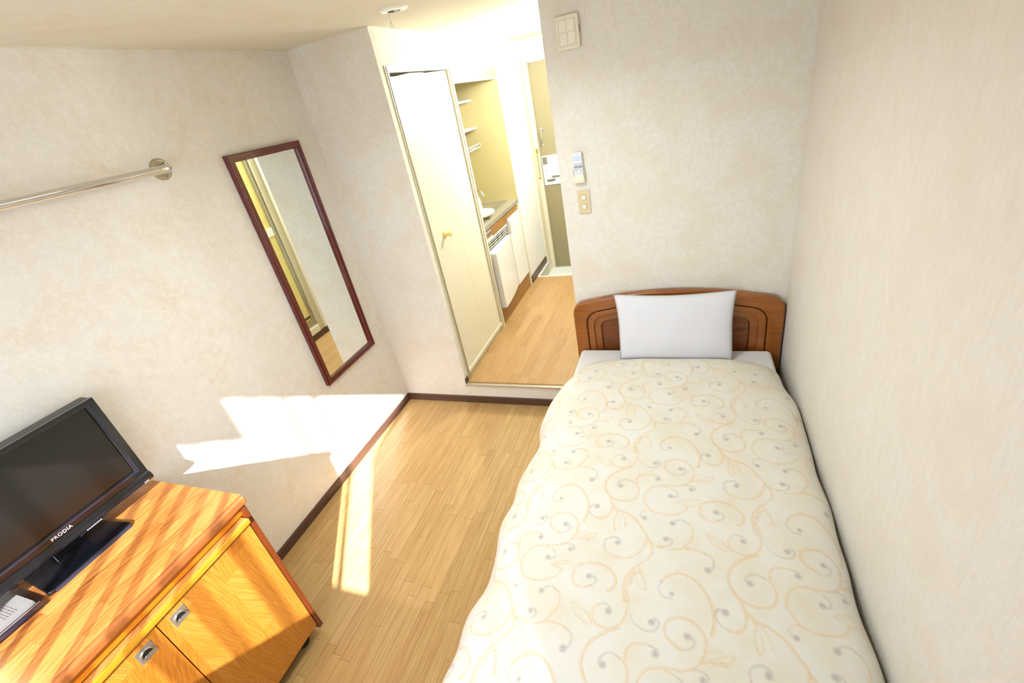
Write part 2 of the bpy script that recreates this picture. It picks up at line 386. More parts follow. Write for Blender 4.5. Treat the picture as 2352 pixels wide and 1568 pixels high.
tag(MB().grid(190, 14, lace_pt, 'lace').build('lace_curtain'), 'sheer lace curtain pleated over the left side of the window', 'curtain')
# voile added out of view; near edge slanted to let sun reach the wall corner
n_ = 110
def voile_pt(a, b):
    z = SILL-.10+(HEAD+.08-SILL+.10)*b; e_ = 1.378+max(0, z-1.52)*.62; x = e_+(2.36-e_)*a
    return (x+.01*math.sin(50*a), YB+.06+.03*math.sin(2*math.pi*a*8+1.1*math.sin(9*a)), z)
tag(MB().grid(n_, 30, voile_pt, 'voile').build('added_voile'), 'thick white voile curtain drawn over the right side of the window', 'curtain')
rb = thing('added_sun_blind', 'white roller blind lowered a little over the left of the window', 'blind', (.62, YB-.03, HEAD))  # blind added out of view to lower the top of the sun patch
MB().box(.27, .985, YB-.034, YB-.032, 1.845, HEAD-.035, 'white_paint').build('blind_cloth', rb)
MB().box(.27, .985, YB-.038, YB-.028, 1.832, 1.845, 'aluminium').build('bottom_bar', rb)
MB().tube([(.265, YB-.025, HEAD-.02), (.99, YB-.025, HEAD-.02)], .014, 'white_paint').build('roller', rb)
r_ = thing('curtain_rail', 'white curtain rail fixed above the window', 'curtain rail', (1.28, YB+.06, HEAD+.10))
MB().box(.2, 2.4, YB+.045, YB+.075, HEAD+.085, HEAD+.105, 'white_paint').build('rail', r_)
for x in (.3, 1.28, 2.3): MB().box(x-.01, x+.01, YB, YB+.05, HEAD+.09, HEAD+.10, 'white_paint').build('bracket', r_)

# ceiling lamp added above the frame, unseen, as fill light for the room
r_ = thing('added_ceiling_lamp', 'unseen round ceiling lamp added over the bedroom as fill light', 'lamp', (1.30, -.95, H))
MB().lathe((1.30, -.95, H), (0, 0, -1), [(0, 0), (.24, 0), (.24, .02), (.0, .02)], 'white_paint').build('base', r_)
MB().lathe((1.30, -.95, H), (0, 0, -1), [(.225, .02), (.22, .045), (.17, .062), (0, .068)], 'fill_shade_glow').build('lamp_shade', r_)
r_ = thing('hall_ceiling_lamp', 'small globe lamp on the hall ceiling behind the pier', 'lamp', (1.27, 1.42, H))
MB().lathe((1.27, 1.42, H), (0, 0, -1), [(0, 0), (.06, 0), (.06, .03), (.04, .05), (0, .05)], 'white_paint').build('base', r_)
MB().lathe((1.27, 1.42, H-.05), (0, 0, -1), [(.03, 0), (.035, .01), (.02, .03), (0, .032)], 'white_paint').build('socket', r_)

# ------------------------------------------------------------------ closet door with frame
d1 = struct(thing('door_1', None, None, (XO, .44, ZT)))
q = MB().box(XO-.05, XO+.006, .048, .060, ZT, 2.176, 'frame_beige').box(XO-.05, XO+.010, .060, .071, ZT, 2.170, 'aluminium')
q.box(XO-.05, XO+.006, .071, .818, 2.142, 2.176, 'trim_cream').box(XO-.05, XO+.008, .818, .838, ZT, 2.176, 'frame_beige').box(XO-.05, XO+.002, .838, .846, ZT, 2.176, 'aluminium').box(XO-.05, XO+.012, .846, .870, ZT, 2.155, 'trim_cream')
q.build('door_frame', d1)
MB().box(XO-.05, XO-.004, .071, .818, ZT, .208, 'frame_beige').box(XO-.05, XO+.010, .071, .818, .208, .232, 'trim_cream').build('door_sill', d1)
def leaf(y0, y1, za, zb):
    return MB().prism([(y0, .237), (y1, .237), (y1, zb), (y0, za)], 'yz', XO-.03, XO-.004, 'closet_cream')
pl_ = leaf(.074, .4715, 2.123, 2.131).build('door_leaf', d1)
leaf(.4735, .816, 2.131, 2.139).build('door_leaf', d1)
MB().lathe((XO-.004, .245, 1.20), (1, 0, 0), [(0, 0), (.024, 0), (.025, .004), (.018, .010), (.011, .016), (.010, .030), (.017, .036), (.019, .042), (.014, .048), (0, .049)], 'switch_beige', 24).build('door_knob', pl_)
M['knob_yellow'] = plain('knob_yellow', (232,206,128), .3, var=.01)
for o in bpy.data.objects:
    if o.name.startswith('door_knob'): o.data.materials[0] = M['knob_yellow']

# ------------------------------------------------------------------ bathroom door on the hall's right wall (seen in the mirror)
d2 = struct(thing('door_2', None, None, (XP, .48, .30)))
q = MB().box(XP-.014, XP-.0005, .800, .876, .228, 2.2, 'closet_cream').box(XP-.002, XP+.06, .731, .80, .164, 2.2, 'frame_beige').box(XP-.012, XP+.06, .13, .731, 2.13, 2.2, 'closet_cream').box(XP-.012, XP+.06, .13, .16, .164, 2.13, 'closet_cream').box(XP-.012, XP+.06, .16, .731, .228, .29, 'closet_cream')
q.box(XP+.03, XP+.06, .725, .731, .29, 2.13, 'black_gap')
q.build('door_frame', d2)
q = MB().box(XP+.004, XP+.03, .690, .725, .30, 2.13, 'aluminium').box(XP+.004, XP+.03, .18, .690, 1.215, 1.29, 'gloss_white').box(XP+.004, XP+.03, .18, .690, .30, .37, 'aluminium').box(XP+.002, XP+.03, .18, .690, .39, .41, 'grille_dark')
q.box(XP+.010, XP+.028, .18, .690, .37, 2.13, 'bath_panel').box(XP-.004, XP+.004, .712, .728, .45, .55, 'aluminium')
q.build('door_panel', d2)

# ------------------------------------------------------------------ entrance door
d3 = struct(thing('door_3', None, None, (1.0, HALL, .035)))
q = MB().box(XO+.014, XO+.052, HALL-.04, HALL+.05, .035, 2.155, 'trim_cream').box(XO+.014, XP-.02, HALL-.04, HALL+.05, 2.155, 2.192, 'trim_cream').box(XP-.06, XP-.02, HALL-.04, HALL+.05, .035, 2.155, 'trim_cream')
q.box(XO+.052, XP-.06, HALL-.03, HALL+.02, .035, .045, 'steel').build('door_frame', d3)
dl = MB().box(XO+.056, XP-.062, HALL, HALL+.035, .046, 2.150, 'door_tan').build('door_leaf', d3)
q = MB().box(XO+.060, XP-.30, HALL-.010, HALL, .985, 1.285, 'gloss_white')
q.box(XO+.068, XO+.118, HALL-.013, HALL-.010, 1.20, 1.272, 'lock_grey')
q.box(XO+.128, XP-.31, HALL-.018, HALL-.010, 1.075, 1.278, 'gloss_white').box(XO+.148, XP-.31, HALL-.013, HALL-.010, 1.055, 1.075, 'lock_grey')
q.lathe((XO+.10, HALL-.01, 1.135), (0, -1, 0), [(.011, 0), (.011, .004), (.004, .008), (0, .008)], 'chrome', 16)
q.tube([(XO+.095, HALL-.024, 1.033), (XO+.185, HALL-.024, 1.040)], .010, 'lock_grey', 12)
q.box(XO+.13, XO+.15, HALL-.02, HALL-.01, 1.01, 1.035, 'ivory_plastic')
q.build('lock_plate', dl)
q = MB().tube([(XO+.098, HALL-.002, 1.545), (XO+.098, HALL-.035, 1.545), (XO+.098, HALL-.035, 1.40), (XO+.098, HALL-.002, 1.40)], .006, 'chrome')
q.box(XO+.088, XO+.108, HALL-.005, HALL, 1.53, 1.56, 'chrome').box(XO+.088, XO+.108, HALL-.005, HALL, 1.385, 1.415, 'chrome')
q.build('door_handle', dl)
q = MB().box(XO+.02, XO+.046, HALL-.046, HALL-.040, 1.33, 1.37, 'brass')
for k in range(22):
    z = 1.33-k*.011; q.lathe((XO+.032+.002*(k % 2), HALL-.050, z), (0, 1, 0) if k % 2 else (1, 0, 0), [(.003, -.001), (.007, -.001), (.007, .001), (.003, .001)], 'brass', 10)
q.lathe((XO+.032, HALL-.05, 1.075), (0, -1, 0), [(0, 0), (.010, 0), (.010, .01), (0, .01)], 'brass', 12)
q.build('door_chain', d3)

# ------------------------------------------------------------------ kitchen in the recess
kt = thing('sink_unit', 'steel sink counter with brown drawer fascia in the hall recess', 'kitchen unit', (.27, 1.33, ZT))
X0k = -.03; yk0, yk1 = .873, 1.765
q = MB()  # steel worktop with a real basin hole
bx0, bx1, by0, by1 = .05, .445, 1.335, 1.745
q.box(X0k, bx0, yk0, 1.785, 1.012, 1.050, 'steel').box(bx1, XO+.004, yk0, 1.785, 1.012, 1.050, 'steel')
q.box(bx0, bx1, yk0, by0, 1.012, 1.050, 'steel').box(bx0, bx1, by1, 1.785, 1.012, 1.050, 'steel')
q.build('worktop', kt, bevel=.003)
q = MB().add([(bx0, by0, 1.04), (bx1, by0, 1.04), (bx1, by1, 1.04), (bx0, by1, 1.04), (bx0+.03, by0+.03, .90), (bx1-.03, by0+.03, .90), (bx1-.03, by1-.03, .90), (bx0+.03, by1-.03, .90)],
             [(0, 1, 5, 4), (1, 2, 6, 5), (2, 3, 7, 6), (3, 0, 4, 7), (4, 5, 6, 7)], 'steel')
q.build('basin', kt)
MB().box(XO-.03, XO-.006, 1.045, 1.74, .958, 1.012, 'laminate_brown').build('fascia', kt)
q = MB().box(XO-.03, XO-.004, yk0, 1.043, .945, 1.012, 'laminate_brown').box(XO-.004, XO-.001, .885, 1.025, .972, 1.004, 'lock_grey')
for y in (.905, .945, .985): q.lathe((XO-.001, y, .988), (1, 0, 0), [(0, .006), (.008, .005), (.009, 0)], 'fridge_grey', 12)
q.build('control_panel', kt)
MB().box(XO-.06, XO-.008, yk0, 1.043, .925, .945, 'gloss_white').box(XO-.06, XO-.008, 1.043, 1.41, .925, .958, 'laminate_brown').build('rail', kt)
MB().box(XO-.05, XO-.01, yk0, 1.765, ZT, .315, 'laminate_brown').build('plinth', kt)
dk_ = MB().box(XO-.02, XO, 1.425, 1.762, .318, .955, 'gloss_white').build('door', kt)
MB().box(XO, XO+.012, 1.427, 1.440, .82, .935, 'trim_cream').build('door_handle', dk_)
MB().box(.02, XO+.001, 1.765, 1.786, ZT, 1.012, 'trim_cream').build('side_panel', kt)
MB().lathe((XO-.012, 1.75, 1.0), (1, 0, 0), [(0, .012), (.006, .01), (.006, 0)], 'brass', 10).build('screw', kt)
# fridge
fr = thing('small_fridge', 'small white under-counter fridge with bowed door', 'fridge', (.27, 1.14, .32))
yf0, yf1 = .892, 1.405
MB().box(.03, XO-.055, yf0, yf1, .318, .905, 'gloss_white').build('body', fr)
def bow(y): a = min(1, max(0, (y-yf0)/(yf1-yf0))); return XO+.004+.052*(1-a**1.7)
q = MB(); ys = [yf0+(yf1-yf0)*i/24 for i in range(25)]
poly = [(XO-.05, yf0)]+[(bow(y), y) for y in ys]+[(XO-.05, yf1)]
q.prism(poly, 'xy', .335, .822, 'gloss_white'); fd = q.build('door', fr, bevel=.004)
MB().box(XO-.05, XO+.050, yf0-.006, yf0-.0005, .337, .820, 'fridge_grey').build('door_edge', fr)
q = MB().box(XO-.054, XO-.050, yf0, yf1, .825, .922, 'black_gap')
q.box(XO-.04, XO-.01, yf0, yf1, .905, .922, 'gloss_white')
for z in (.888, .868, .848): q.box(XO-.022, XO-.014, yf0, yf1, z-.0015, z+.0015, 'trim_cream')
for y in (1.0, 1.12, 1.24, 1.36): q.box(XO-.04, XO-.02, y-.002, y+.002, .84, .905, 'steel')
q.build('vent_grille', fr)
# tap, appliance, kettle
tp = thing('kitchen_tap', 'curved chrome tap rising over the sink', 'tap', (.10, 1.50, 1.05))
pts = [(.02, 1.50, 1.215)]+[(.02+.24*a, 1.50, 1.215+.012*math.sin(a*math.pi)) for a in (.3, .6, .85)]+[(.28, 1.50, 1.213), (.305, 1.50, 1.195), (.318, 1.50, 1.17), (.320, 1.50, 1.155)]
MB().tube([(-.03, 1.50, 1.20)]+pts, .011, 'chrome').build('spout', tp)
MB().lathe((-.03, 1.50, 1.20), (1, 0, 0), [(0, 0), (.03, 0), (.03, .01), (.018, .02), (.018, .05), (0, .05)], 'chrome', 20).build('tap_body', tp)
ap = thing('round_hotplate', 'round white appliance with a small display on the counter', 'appliance', (.385, 1.16, 1.05))
ac = (.372, 1.165, 1.05)
MB().lathe(ac, (0, 0, 1), [(0, .02), (.10, .018), (.135, .030), (.150, .042), (.152, .046), (.148, .050), (0, .053)], 'gloss_white', 40).build('body', ap)
MB().lathe(ac, (0, 0, 1), [(0, .014), (.10, .014), (.146, .034), (.149, .041), (0, .041)], 'ivory_plastic', 40).build('underside', ap)
for a in (-.8, .6, 2.4, 4.0): MB().lathe((ac[0]+.09*math.cos(a), ac[1]+.09*math.sin(a), 1.05), (0, 0, 1), [(0, 0), (.014, 0), (.014, .018), (0, .018)], 'ivory_plastic', 12).build('foot', ap)
q = MB().box(ac[0]+.02, ac[0]+.075, ac[1]-.03, ac[1]+.045, 1.1028, 1.1034, 'fridge_grey')
q.box(ac[0]+.028, ac[0]+.067, ac[1]-.022, ac[1]+.035, 1.1034, 1.1038, 'lcd').build('display', ap); q = MB()
for bx_, by_ in ((.095, -.06), (.095, -.025), (.095, .01), (-.02, .09)):
    MB().lathe((ac[0]+bx_, ac[1]+by_, 1.100), (0, 0, 1), [(0, .003), (.006, .003), (.007, 0)], 'remote_key', 10).build('button', ap)
kc = (.275, 1.385, 1.05)
kp = thing('kettle', 'white cylindrical kettle behind the round appliance', 'kettle', kc)
MB().lathe(kc, (0, 0, 1), [(0, 0), (.052, 0), (.056, .01), (.054, .09), (.046, .125), (.03, .14), (0, .145)], 'gloss_white', 32).build('body', kp)
MB().lathe((kc[0], kc[1], kc[2]+.142), (0, 0, 1), [(0, 0), (.008, 0), (.008, .008), (.013, .014), (0, .02)], 'fridge_grey', 16).build('lid_knob', kp)
# shelves and hood
for i, (z, lab) in enumerate(((1.945, 'upper white shelf board on the recess back wall'), (1.722, 'lower white shelf board on the recess back wall'))):
    o = MB().box(-.03, .262, .873, 1.786, z-.018, z, 'gloss_white').build('shelf_board', bevel=.002); tag(o, lab, 'shelf', 'shelf boards in the kitchen recess')
ws = thing('wire_rack', 'white wire dish rack fixed below the shelf boards', 'rack', (.12, 1.33, 1.55))
q = MB()
for x in (-.02, .05, .12, .19, .255): q.tube([(x, .88, 1.545), (x, 1.782, 1.545)], .004, 'gloss_white', 8)
q.build('wire', ws)
q = MB()
for i in range(13): y = .89+i*.0735; q.tube([(-.028, y, 1.552), (.262, y, 1.552), (.275, y, 1.562), (.268, y, 1.578)], .003, 'gloss_white', 8)
q.build('cross_wire', ws)
MB().tube([(.268, .88, 1.580), (.268, 1.782, 1.580)], .005, 'gloss_white', 8).build('front_rail', ws)
MB().box(XO-.05, XO+.002, .872, 1.786, 2.066, 2.153, 'brushed').box(XO-.03, XO, .872, 1.786, 2.056, 2.066, 'ivory_plastic').build('hood_front')
tag(bpy.data.objects['hood_front'], 'brushed metal fascia across the top of the kitchen recess', 'range hood')
MB().box(.0, .20, .873, 1.30, 2.02, 2.15, 'brushed').build('x')
bpy.data.objects.remove(bpy.data.objects['x'])

# ------------------------------------------------------------------ mirror
mr = thing('wall_mirror', 'tall mirror with a dark red wood frame on the left wall', 'mirror', (0, -.431, .6056))
my0, my1, mz0, mz1 = -.680, -.182, .607, 1.918
fw = .036
def rect(a0, a1, b0, b1): return [(a0, b0), (a1, b0), (a1, b1), (a0, b1)]
q = MB().ring(rect(my0, my1, mz0, mz1), rect(my0+fw, my1-fw, mz0+fw, mz1-fw), 'yz', .0, .026, 'mirror_red')
q.ring(rect(my0+.004, my1-.004, mz0+.004, mz1-.004), rect(my0+.018, my1-.018, mz0+.018, mz1-.018), 'yz', .026, .031, 'mirror_red')
q.build('frame', mr, bevel=.0025)
MB().box(.008, .0125, my0+fw-.003, my1-fw+.003, mz0+fw-.003, mz1-fw+.003, 'mirror_glass').build('glass', mr)

# ------------------------------------------------------------------ towel rail
rl = thing('wall_rail', 'long polished steel grab rail on the left wall', 'rail', (0, -1.0, 1.92))
pts = [(.004, -.985, 1.920), (.030, -.985, 1.920), (.048, -.988, 1.920), (.060, -.998, 1.919), (.066, -1.015, 1.919), (.067, -1.04, 1.919), (.067, -1.5, 1.9165), (.067, -2.15, 1.913)]
pts += [(.066, -2.175, 1.913), (.060, -2.192, 1.913), (.048, -2.202, 1.913), (.030, -2.205, 1.913), (.004, -2.205, 1.913)]
MB().tube(pts, .0150, 'chrome', 24).build('bar', rl)
for y in (-.985, -2.205):
    fl = MB().lathe((0, y, 1.920 if y > -1.5 else 1.913), (1, 0, 0), [(0, 0), (.042, 0), (.042, .003), (.036, .005), (.016, .006), (.015, .010), (0, .010)], 'rust', 36).build('flange', rl)
    for a in (.8, .8+2.1, .8+4.2): MB().lathe((.004, y+.030*math.cos(a), 1.920+.030*math.sin(a)), (1, 0, 0), [(0, .003), (.003, .003), (.0055, .0)], 'lock_grey', 10).build('screw', fl)

# ------------------------------------------------------------------ ceiling fixture
cf = thing('ceiling_fixture', 'round white ceiling fixture with dark opening and pull cord', 'ceiling fixture', (.803, -.187, H))
MB().lathe((.803, -.187, H), (0, 0, -1), [(.030, -.0), (.030, .010), (.060, .006), (.068, .0)], 'gloss_white', 40).build('ring', cf)
MB().lathe((.803, -.187, H-.001), (0, 0, -1), [(0, 0), (.029, 0), (.029, .007), (0, .001)], 'black_gap', 30).build('opening', cf)
MB().lathe((.812, -.180, H-.003), (0, 0, -1), [(0, .009), (.010, .006), (.013, 0)], 'chrome', 16).build('bulb', cf)
q = MB().tube([(.783, -.203, H-.006), (.786, -.206, H-.045)], .0007, 'cord_tan', 6)
a_, b_, c_ = (.786, -.206, H-.045), (.780, -.210, H-.073), (.793, -.204, H-.073)
q.tube([a_, b_, c_, a_], .0008, 'cord_tan', 6); q.build('pull_cord', cf)

# ------------------------------------------------------------------ things on the pier wall
ic = thing('wall_control_box', 'ivory control box with four square panels high on the pier', 'control box', (1.536, 0, 2.05))
MB().box(1.484, 1.588, -.026, 0, 2.052, 2.183, 'ivory_plastic').build('case', ic, bevel=.006, seg=3)
q = MB().ring(rect(1.492, 1.576, 2.063, 2.172), rect(1.498, 1.570, 2.069, 2.166), 'xz', -.028, -.026, 'trim_cream'); q.build('border', ic)
for i in (0, 1):
    for j in (0, 1):
        MB().box(1.500+i*.0355, 1.5335+i*.0355, -.0285, -.0262, 2.071+j*.0475, 2.1165+j*.0475, 'ivory_plastic').build('panel', ic, bevel=.0006)
MB().box(1.5878, 1.5886, -.018, -.008, 2.11, 2.14, 'black_gap').build('slot', ic)
MB().box(1.533, 1.539, -.018, -.012, 2.0505, 2.0522, 'rust').build('latch', ic)
# remote holder and remote
rh = thing('remote_holder', 'beige wall cradle holding the air conditioner remote', 'remote holder', (1.519, 0, 1.476))
q = MB().box(1.492, 1.547, -.006, 0, 1.476, 1.60, 'ivory_plastic').box(1.492, 1.4945, -.024, -.006, 1.476, 1.535, 'ivory_plastic').box(1.5445, 1.547, -.024, -.006, 1.476, 1.535, 'ivory_plastic').box(1.492, 1.547, -.028, -.006, 1.472, 1.477, 'ivory_plastic').box(1.494, 1.545, -.028, -.0255, 1.477, 1.506, 'ivory_plastic')
q.build('cradle', rh, bevel=.001)
rm = thing('remote_control', 'white air conditioner remote with blue band and screen in its wall cradle', 'remote control', (1.519, -.015, 1.478))
MB().box(1.496, 1.543, -.025, -.007, 1.478, 1.618, 'remote_white').build('body', rm, bevel=.004, seg=3)
MB().box(1.503, 1.536, -.0257, -.0248, 1.577, 1.600, 'lcd').build('screen', rm)
MB().box(1.500, 1.540, -.0257, -.0248, 1.543, 1.556, 'remote_blue').build('blue_band', rm)
def key(x, z, w, h): return MB().box(x-w/2, x+w/2, -.0268, -.0249, z-h/2, z+h/2, 'remote_key').build('key', rm, bevel=.0006)
for x, z, w, h in [(1.510, 1.563, .014, .005), (1.530, 1.563, .014, .005), (1.520, 1.549, .020, .005)]: key(x, z, w, h)
for r in range(2):
    for x in (1.508, 1.520, 1.532):
        if not (r and x == 1.520): key(x, 1.536-r*.009, .008, .0045)
for x in (1.506, 1.515, 1.524, 1.533): key(x, 1.517, .0045, .0045)
q = MB()
for k, w in enumerate((.004, .003, .005, .002, .002)): q.box(1.511+k*.0042, 1.511+k*.0042+w*.7, -.0254, -.0249, 1.607, 1.610, 'lock_grey')
for k in range(4): q.box(1.501, 1.5025, -.0254, -.0249, 1.578+k*.006, 1.580+k*.006, 'lock_grey').box(1.5375, 1.539, -.0254, -.0249, 1.578+k*.006, 1.580+k*.006, 'lock_grey')
q.build('printed_marks', rm)
sw = thing('light_switch', 'beige wall switch plate with two white square rockers', 'switch', (1.529, 0, 1.307))
MB().box(1.495, 1.562, -.006, 0, 1.307, 1.432, 'fridge_grey').build('plate_rim', sw, bevel=.0015)
MB().box(1.4985, 1.5585, -.0085, -.0055, 1.311, 1.428, 'switch_beige').build('plate', sw, bevel=.001)
for z in (1.393, 1.345):
    q = MB().box(1.516, 1.541, -.0095, -.008, z-.0125, z+.0125, 'lock_grey').box(1.5175, 1.5395, -.0125, -.009, z-.011, z+.011, 'switch_white')
    if z < 1.37: q.box(1.534, 1.537, -.0128, -.0124, z-.002, z+.002, 'lock_grey')
    q.build('rocker', sw)

# ------------------------------------------------------------------ bed
bd = thing('single_bed', 'single bed with carved brown wooden headboard against the right wall', 'bed', (1.95, -1.0, 0))
def arch(cx, hw, zs, za, rc, z0, n=18):      # outline from bottom-left, over the top, to bottom-right
    pts = [(cx-hw, z0)]
    R = lambda x: zs+(za-zs)*(1-((x-cx)/hw)**2)
    pts += [(cx-hw, z0+(zs-rc-z0)*k/3) for k in (1, 2)]
    tx, tz = cx-hw+rc, R(cx-hw+rc)
    for k in range(0, 8):
        a = math.pi*(1-.5*k/7*.92); x = cx-hw+rc+rc*math.cos(a); z = (tz-rc*.985)+rc*math.sin(a); pts.append((x, z))
    for k in range(1, n): x = tx+(2*(hw-rc))*k/n; pts.append((x, R(x)))
    return pts+[(2*cx-x, z) for x, z in reversed(pts[:11])]
cx = 1.951
lay = [(.548, .788, .862, .075, .006), (.520, .766, .838, .062, 0), (.472, .726, .797, .085, 0), (.452, .712, .782, .075, 0), (.420, .692, .760, .060, 0), (.392, .668, .732, .045, 0)]
def A_(i, z0=.18): h, zs, za, rc, _ = lay[i]; return arch(cx, h, zs, za, rc, z0)
hb = MB().ring(A_(0), A_(2), 'xz', -.006, -.054, 'headboard_wood', True).build('headboard_frame', bd, bevel=.012, seg=4)
q = MB().ring(A_(2), A_(5), 'xz', -.006, -.036, 'headboard_wood', True).build('headboard_moulding', bd, bevel=.004, seg=2)
o3 = arch(cx, .468, .722, .793, .083, .18); o4 = arch(cx, .430, .698, .766, .066, .18)
MB().ring(o3, o4, 'xz', -.034, -.050, 'headboard_wood', True).build('headboard_bead', bd, bevel=.0075, seg=4)
MB().prism(arch(cx, .3895, .6665, .7305, .044, .18), 'xz', -.006, -.027, 'headboard_panel_wood').build('headboard_panel', bd, bevel=.002)
MB().prism(arch(cx, .3925, .6685, .7325, .045, .18), 'xz', -.005, -.024, 'black_gap').build('panel_groove', bd)
def mattress(a, b):
    x = 1.418+(2.466-1.418)*a; y = -.062-(2.02-.062)*b
    return x, y
MB().box(1.430, 2.450, -2.04, -.062, .28, .503, 'sheet_white').build('mattress', bd, bevel=.024, seg=5)
MB().box(1.43, 1.455, -2.07, -.055, .14, .28, 'headboard_wood').build('side_rail', bd)
MB().box(2.455, 2.48, -2.07, -.055, .14, .28, 'headboard_wood').build('side_rail', bd)
MB().box(1.43, 2.48, -2.10, -2.07, .10, .34, 'headboard_wood').build('footboard', bd, bevel=.008)
MB().box(1.455, 2.455, -2.07, -.055, .25, .279, 'raw_wood').build('slat_base', bd)
for x in (1.415, 2.435):
    for y0, y1 in ((-2.10, -2.05), (-.056, -.006)): MB().box(x, x+.05, y0, y1, 0, .185 if y0 > -1 else .34, 'headboard_wood').build('leg', bd)

# pillow leaning on the headboard
pw, ph = .308, .188
pc0 = Vector((1.966, -.176, .505)); pt = Vector((1.960, -.086, .866))
updir = (pt-pc0).normalized(); pn = Vector((1, 0, 0)).cross(updir).normalized()   # outward (towards -y)
if pn.y > 0: pn = -pn
pcen = (pc0+pt)/2
def pil(sgn):
    def f(a, b):
        u, v = a*2-1, b*2-1
        x = u*pw*(.935+.065*max(0, v)**1.8+.010*max(0, -v)**6)
        z = v*ph*(1-.085*(1-abs(u)**1.6) if v > 0 else 1-.01*(1-u*u))
        th = .052*((1-abs(u)**2.6)*(1-abs(v)**2.6))**.55
        wr = .004*math.sin(6*u+3*v)*math.sin(5*v-2*u)*(1-u*u)*(1-v*v)
        p = pcen+Vector((1, 0, 0))*x+updir*z+pn*(sgn*th*(1 if sgn > 0 else .5)+wr)
        return p
    return f
q = MB().grid(48, 36, pil(1), 'pillow_white').grid(48, 36, pil(-1), 'pillow_white', flip=True)
pw_ = q.build('pillow'); tag(pw_, 'white pillow standing against the wooden headboard', 'pillow')
bmm = bmesh.new(); bmm.from_mesh(pw_.data); bmesh.ops.remove_doubles(bmm, verts=bmm.verts, dist=.0004); bmesh.ops.recalc_face_normals(bmm, faces=bmm.faces); bmm.to_mesh(pw_.data); bmm.free()

# ------------------------------------------------------------------ duvet cover with its printed scrolls
def crom(pts, step):
    P = np.array(pts, float); out = []
    for i in range(len(P)-1):
        p0 = P[max(i-1, 0)]; p1 = P[i]; p2 = P[i+1]; p3 = P[min(i+2, len(P)-1)]
        n = max(2, int(np.linalg.norm(p2-p1)/step))
        t = np.linspace(0, 1, n, endpoint=False)[:, None]
        out.append(.5*((2*p1)+(-p0+p2)*t+(2*p0-5*p1+4*p2-p3)*t*t+(-p0+3*p1-3*p2+p3)*t**3))
    return np.vstack(out+[P[-1:]])
prof = [(1.345, .100), (1.338, .180), (1.328, .280), (1.326, .360), (1.338, .425), (1.372, .478), (1.425, .512), (1.50, .532), (1.65, .545), (1.95, .552), (2.25, .545), (2.38, .532), (2.45, .512), (2.488, .478), (2.499, .425), (2.499, .33)]
PR = crom(prof, .0005); al = np.concatenate([[0], np.cumsum(np.linalg.norm(np.diff(PR, axis=0), axis=1))])
DU = .0034; nu = int(al[-1]/DU)+1; su = np.linspace(0, al[-1], nu)
px_ = np.interp(su, al, PR[:, 0]); pz_ = np.interp(su, al, PR[:, 1])
pX = np.interp(1.95, px_[:], su)               # arc length at bed centre
tu = su-pX+1.95                                 # pattern coordinate across
Y0, Y1 = -.190, -2.13; nv = int((Y0-Y1)/DU)+1; vy = np.linspace(Y0, Y1, nv)
dx_ = np.gradient(px_, su); dz_ = np.gradient(pz_, su); nX, nZ = -dz_, dx_      # outward normal
def sn(x, seeds):
    r = np.zeros_like(x)
    for f_, a_, p_ in seeds: r += a_*np.sin(f_*x+p_)
    return r
U_, V_ = np.meshgrid(tu, vy)
side = np.clip((1.50-U_)/.20, 0, 1); side = side*side*(3-2*side)
sideR = np.clip((U_-2.36)/.12, 0, 1); sideR = sideR*sideR*(3-2*sideR)
disp = side*sn(V_, [(9.5, .008, .6), (19, .005, 2.0), (33, .0022, 1.0)])+side*.007*np.sin(14*V_+9*(U_-1.5))*np.sin(5.1*V_)
disp += sideR*sn(V_, [(11, .005, 1.2), (23, .0025, .5)])*1.0
disp += (1-side)*(.0030*np.sin(6.1*U_+3.0*V_+.5)+.0022*np.sin(-4*U_+9.5*V_)+.0014*np.sin(17*U_+5*V_)*np.sin(7*V_))
disp += .0016*np.sin(24*V_-31*U_)*np.clip(np.sin(3.7*V_+2*U_), 0, 1)
Xg = px_[None, :]+nX[None, :]*disp; Zg = pz_[None, :]+nZ[None, :]*disp; Yg = V_.copy()
hd = (Y0-vy)[:, None]                            # rounded head edge
e = np.clip(hd/.11, 0, 1); drop = (1-np.sqrt(np.clip(1-(1-e)**2, 0, 1)))
top = np.clip((Zg-.36)/.17, 0, 1)
Zg -= drop*.042*top
Yg = Yg-.048*np.abs((U_-1.95)/.56)**4*np.clip(1-(Y0-Yg)/.30, 0, 1)
shr = np.clip(hd/.42, 0, 1); shr = 1-shr*shr*(3-2*shr)
Xg += shr*np.clip((1.95-Xg)/.6, 0, 1)**2*.058
Xg -= shr*np.clip((Xg-1.95)/.55, 0, 1)**2*.030
Xg = np.minimum(Xg, W-.003)
Zg = np.maximum(Zg, .02)
# pattern rasterised on the cloth grid
GOLD = np.zeros((nv, nu), np.float32); MAUV = np.zeros((nv, nu), np.float32)
def plane(px, py, z=.545):
    d = fwd+(px-1176)/F_PX*cr-(py-784)/F_PX*cu
    t = (z-CAM.z)/d.z; return (CAM.x+d.x*t, CAM.y+d.y*t)
def T(x, y): return plane(1140+x/3.92, 1000+y/3.92)
LA, LB = np.array([.4105, -.3150]), np.array([-.3905, -.3150])
STR = []
def g(pts, w0=.0042, w1=.0030, k='g'): STR.append((k, [T(*p) for p in pts], w0, w1))
def mv(pts, w0=.0016, w1=.0055): g(pts, w0, w1, 'm')
def eye(x, y, r=.0105): STR.append(('e', [T(x, y)], r, r))
g([(560,860),(500,810),(485,760),(520,710),(600,690),(680,710),(735,780),(725,860),(660,940),(590,970),(510,975),(420,965),(330,975),(260,1020),(210,1100),(215,1170),(250,1240),(340,1280),(430,1285),(520,1265),(590,1210)])
mv([(560,862),(610,862),(655,840),(662,812),(640,785),(620,790)]); eye(625, 792)
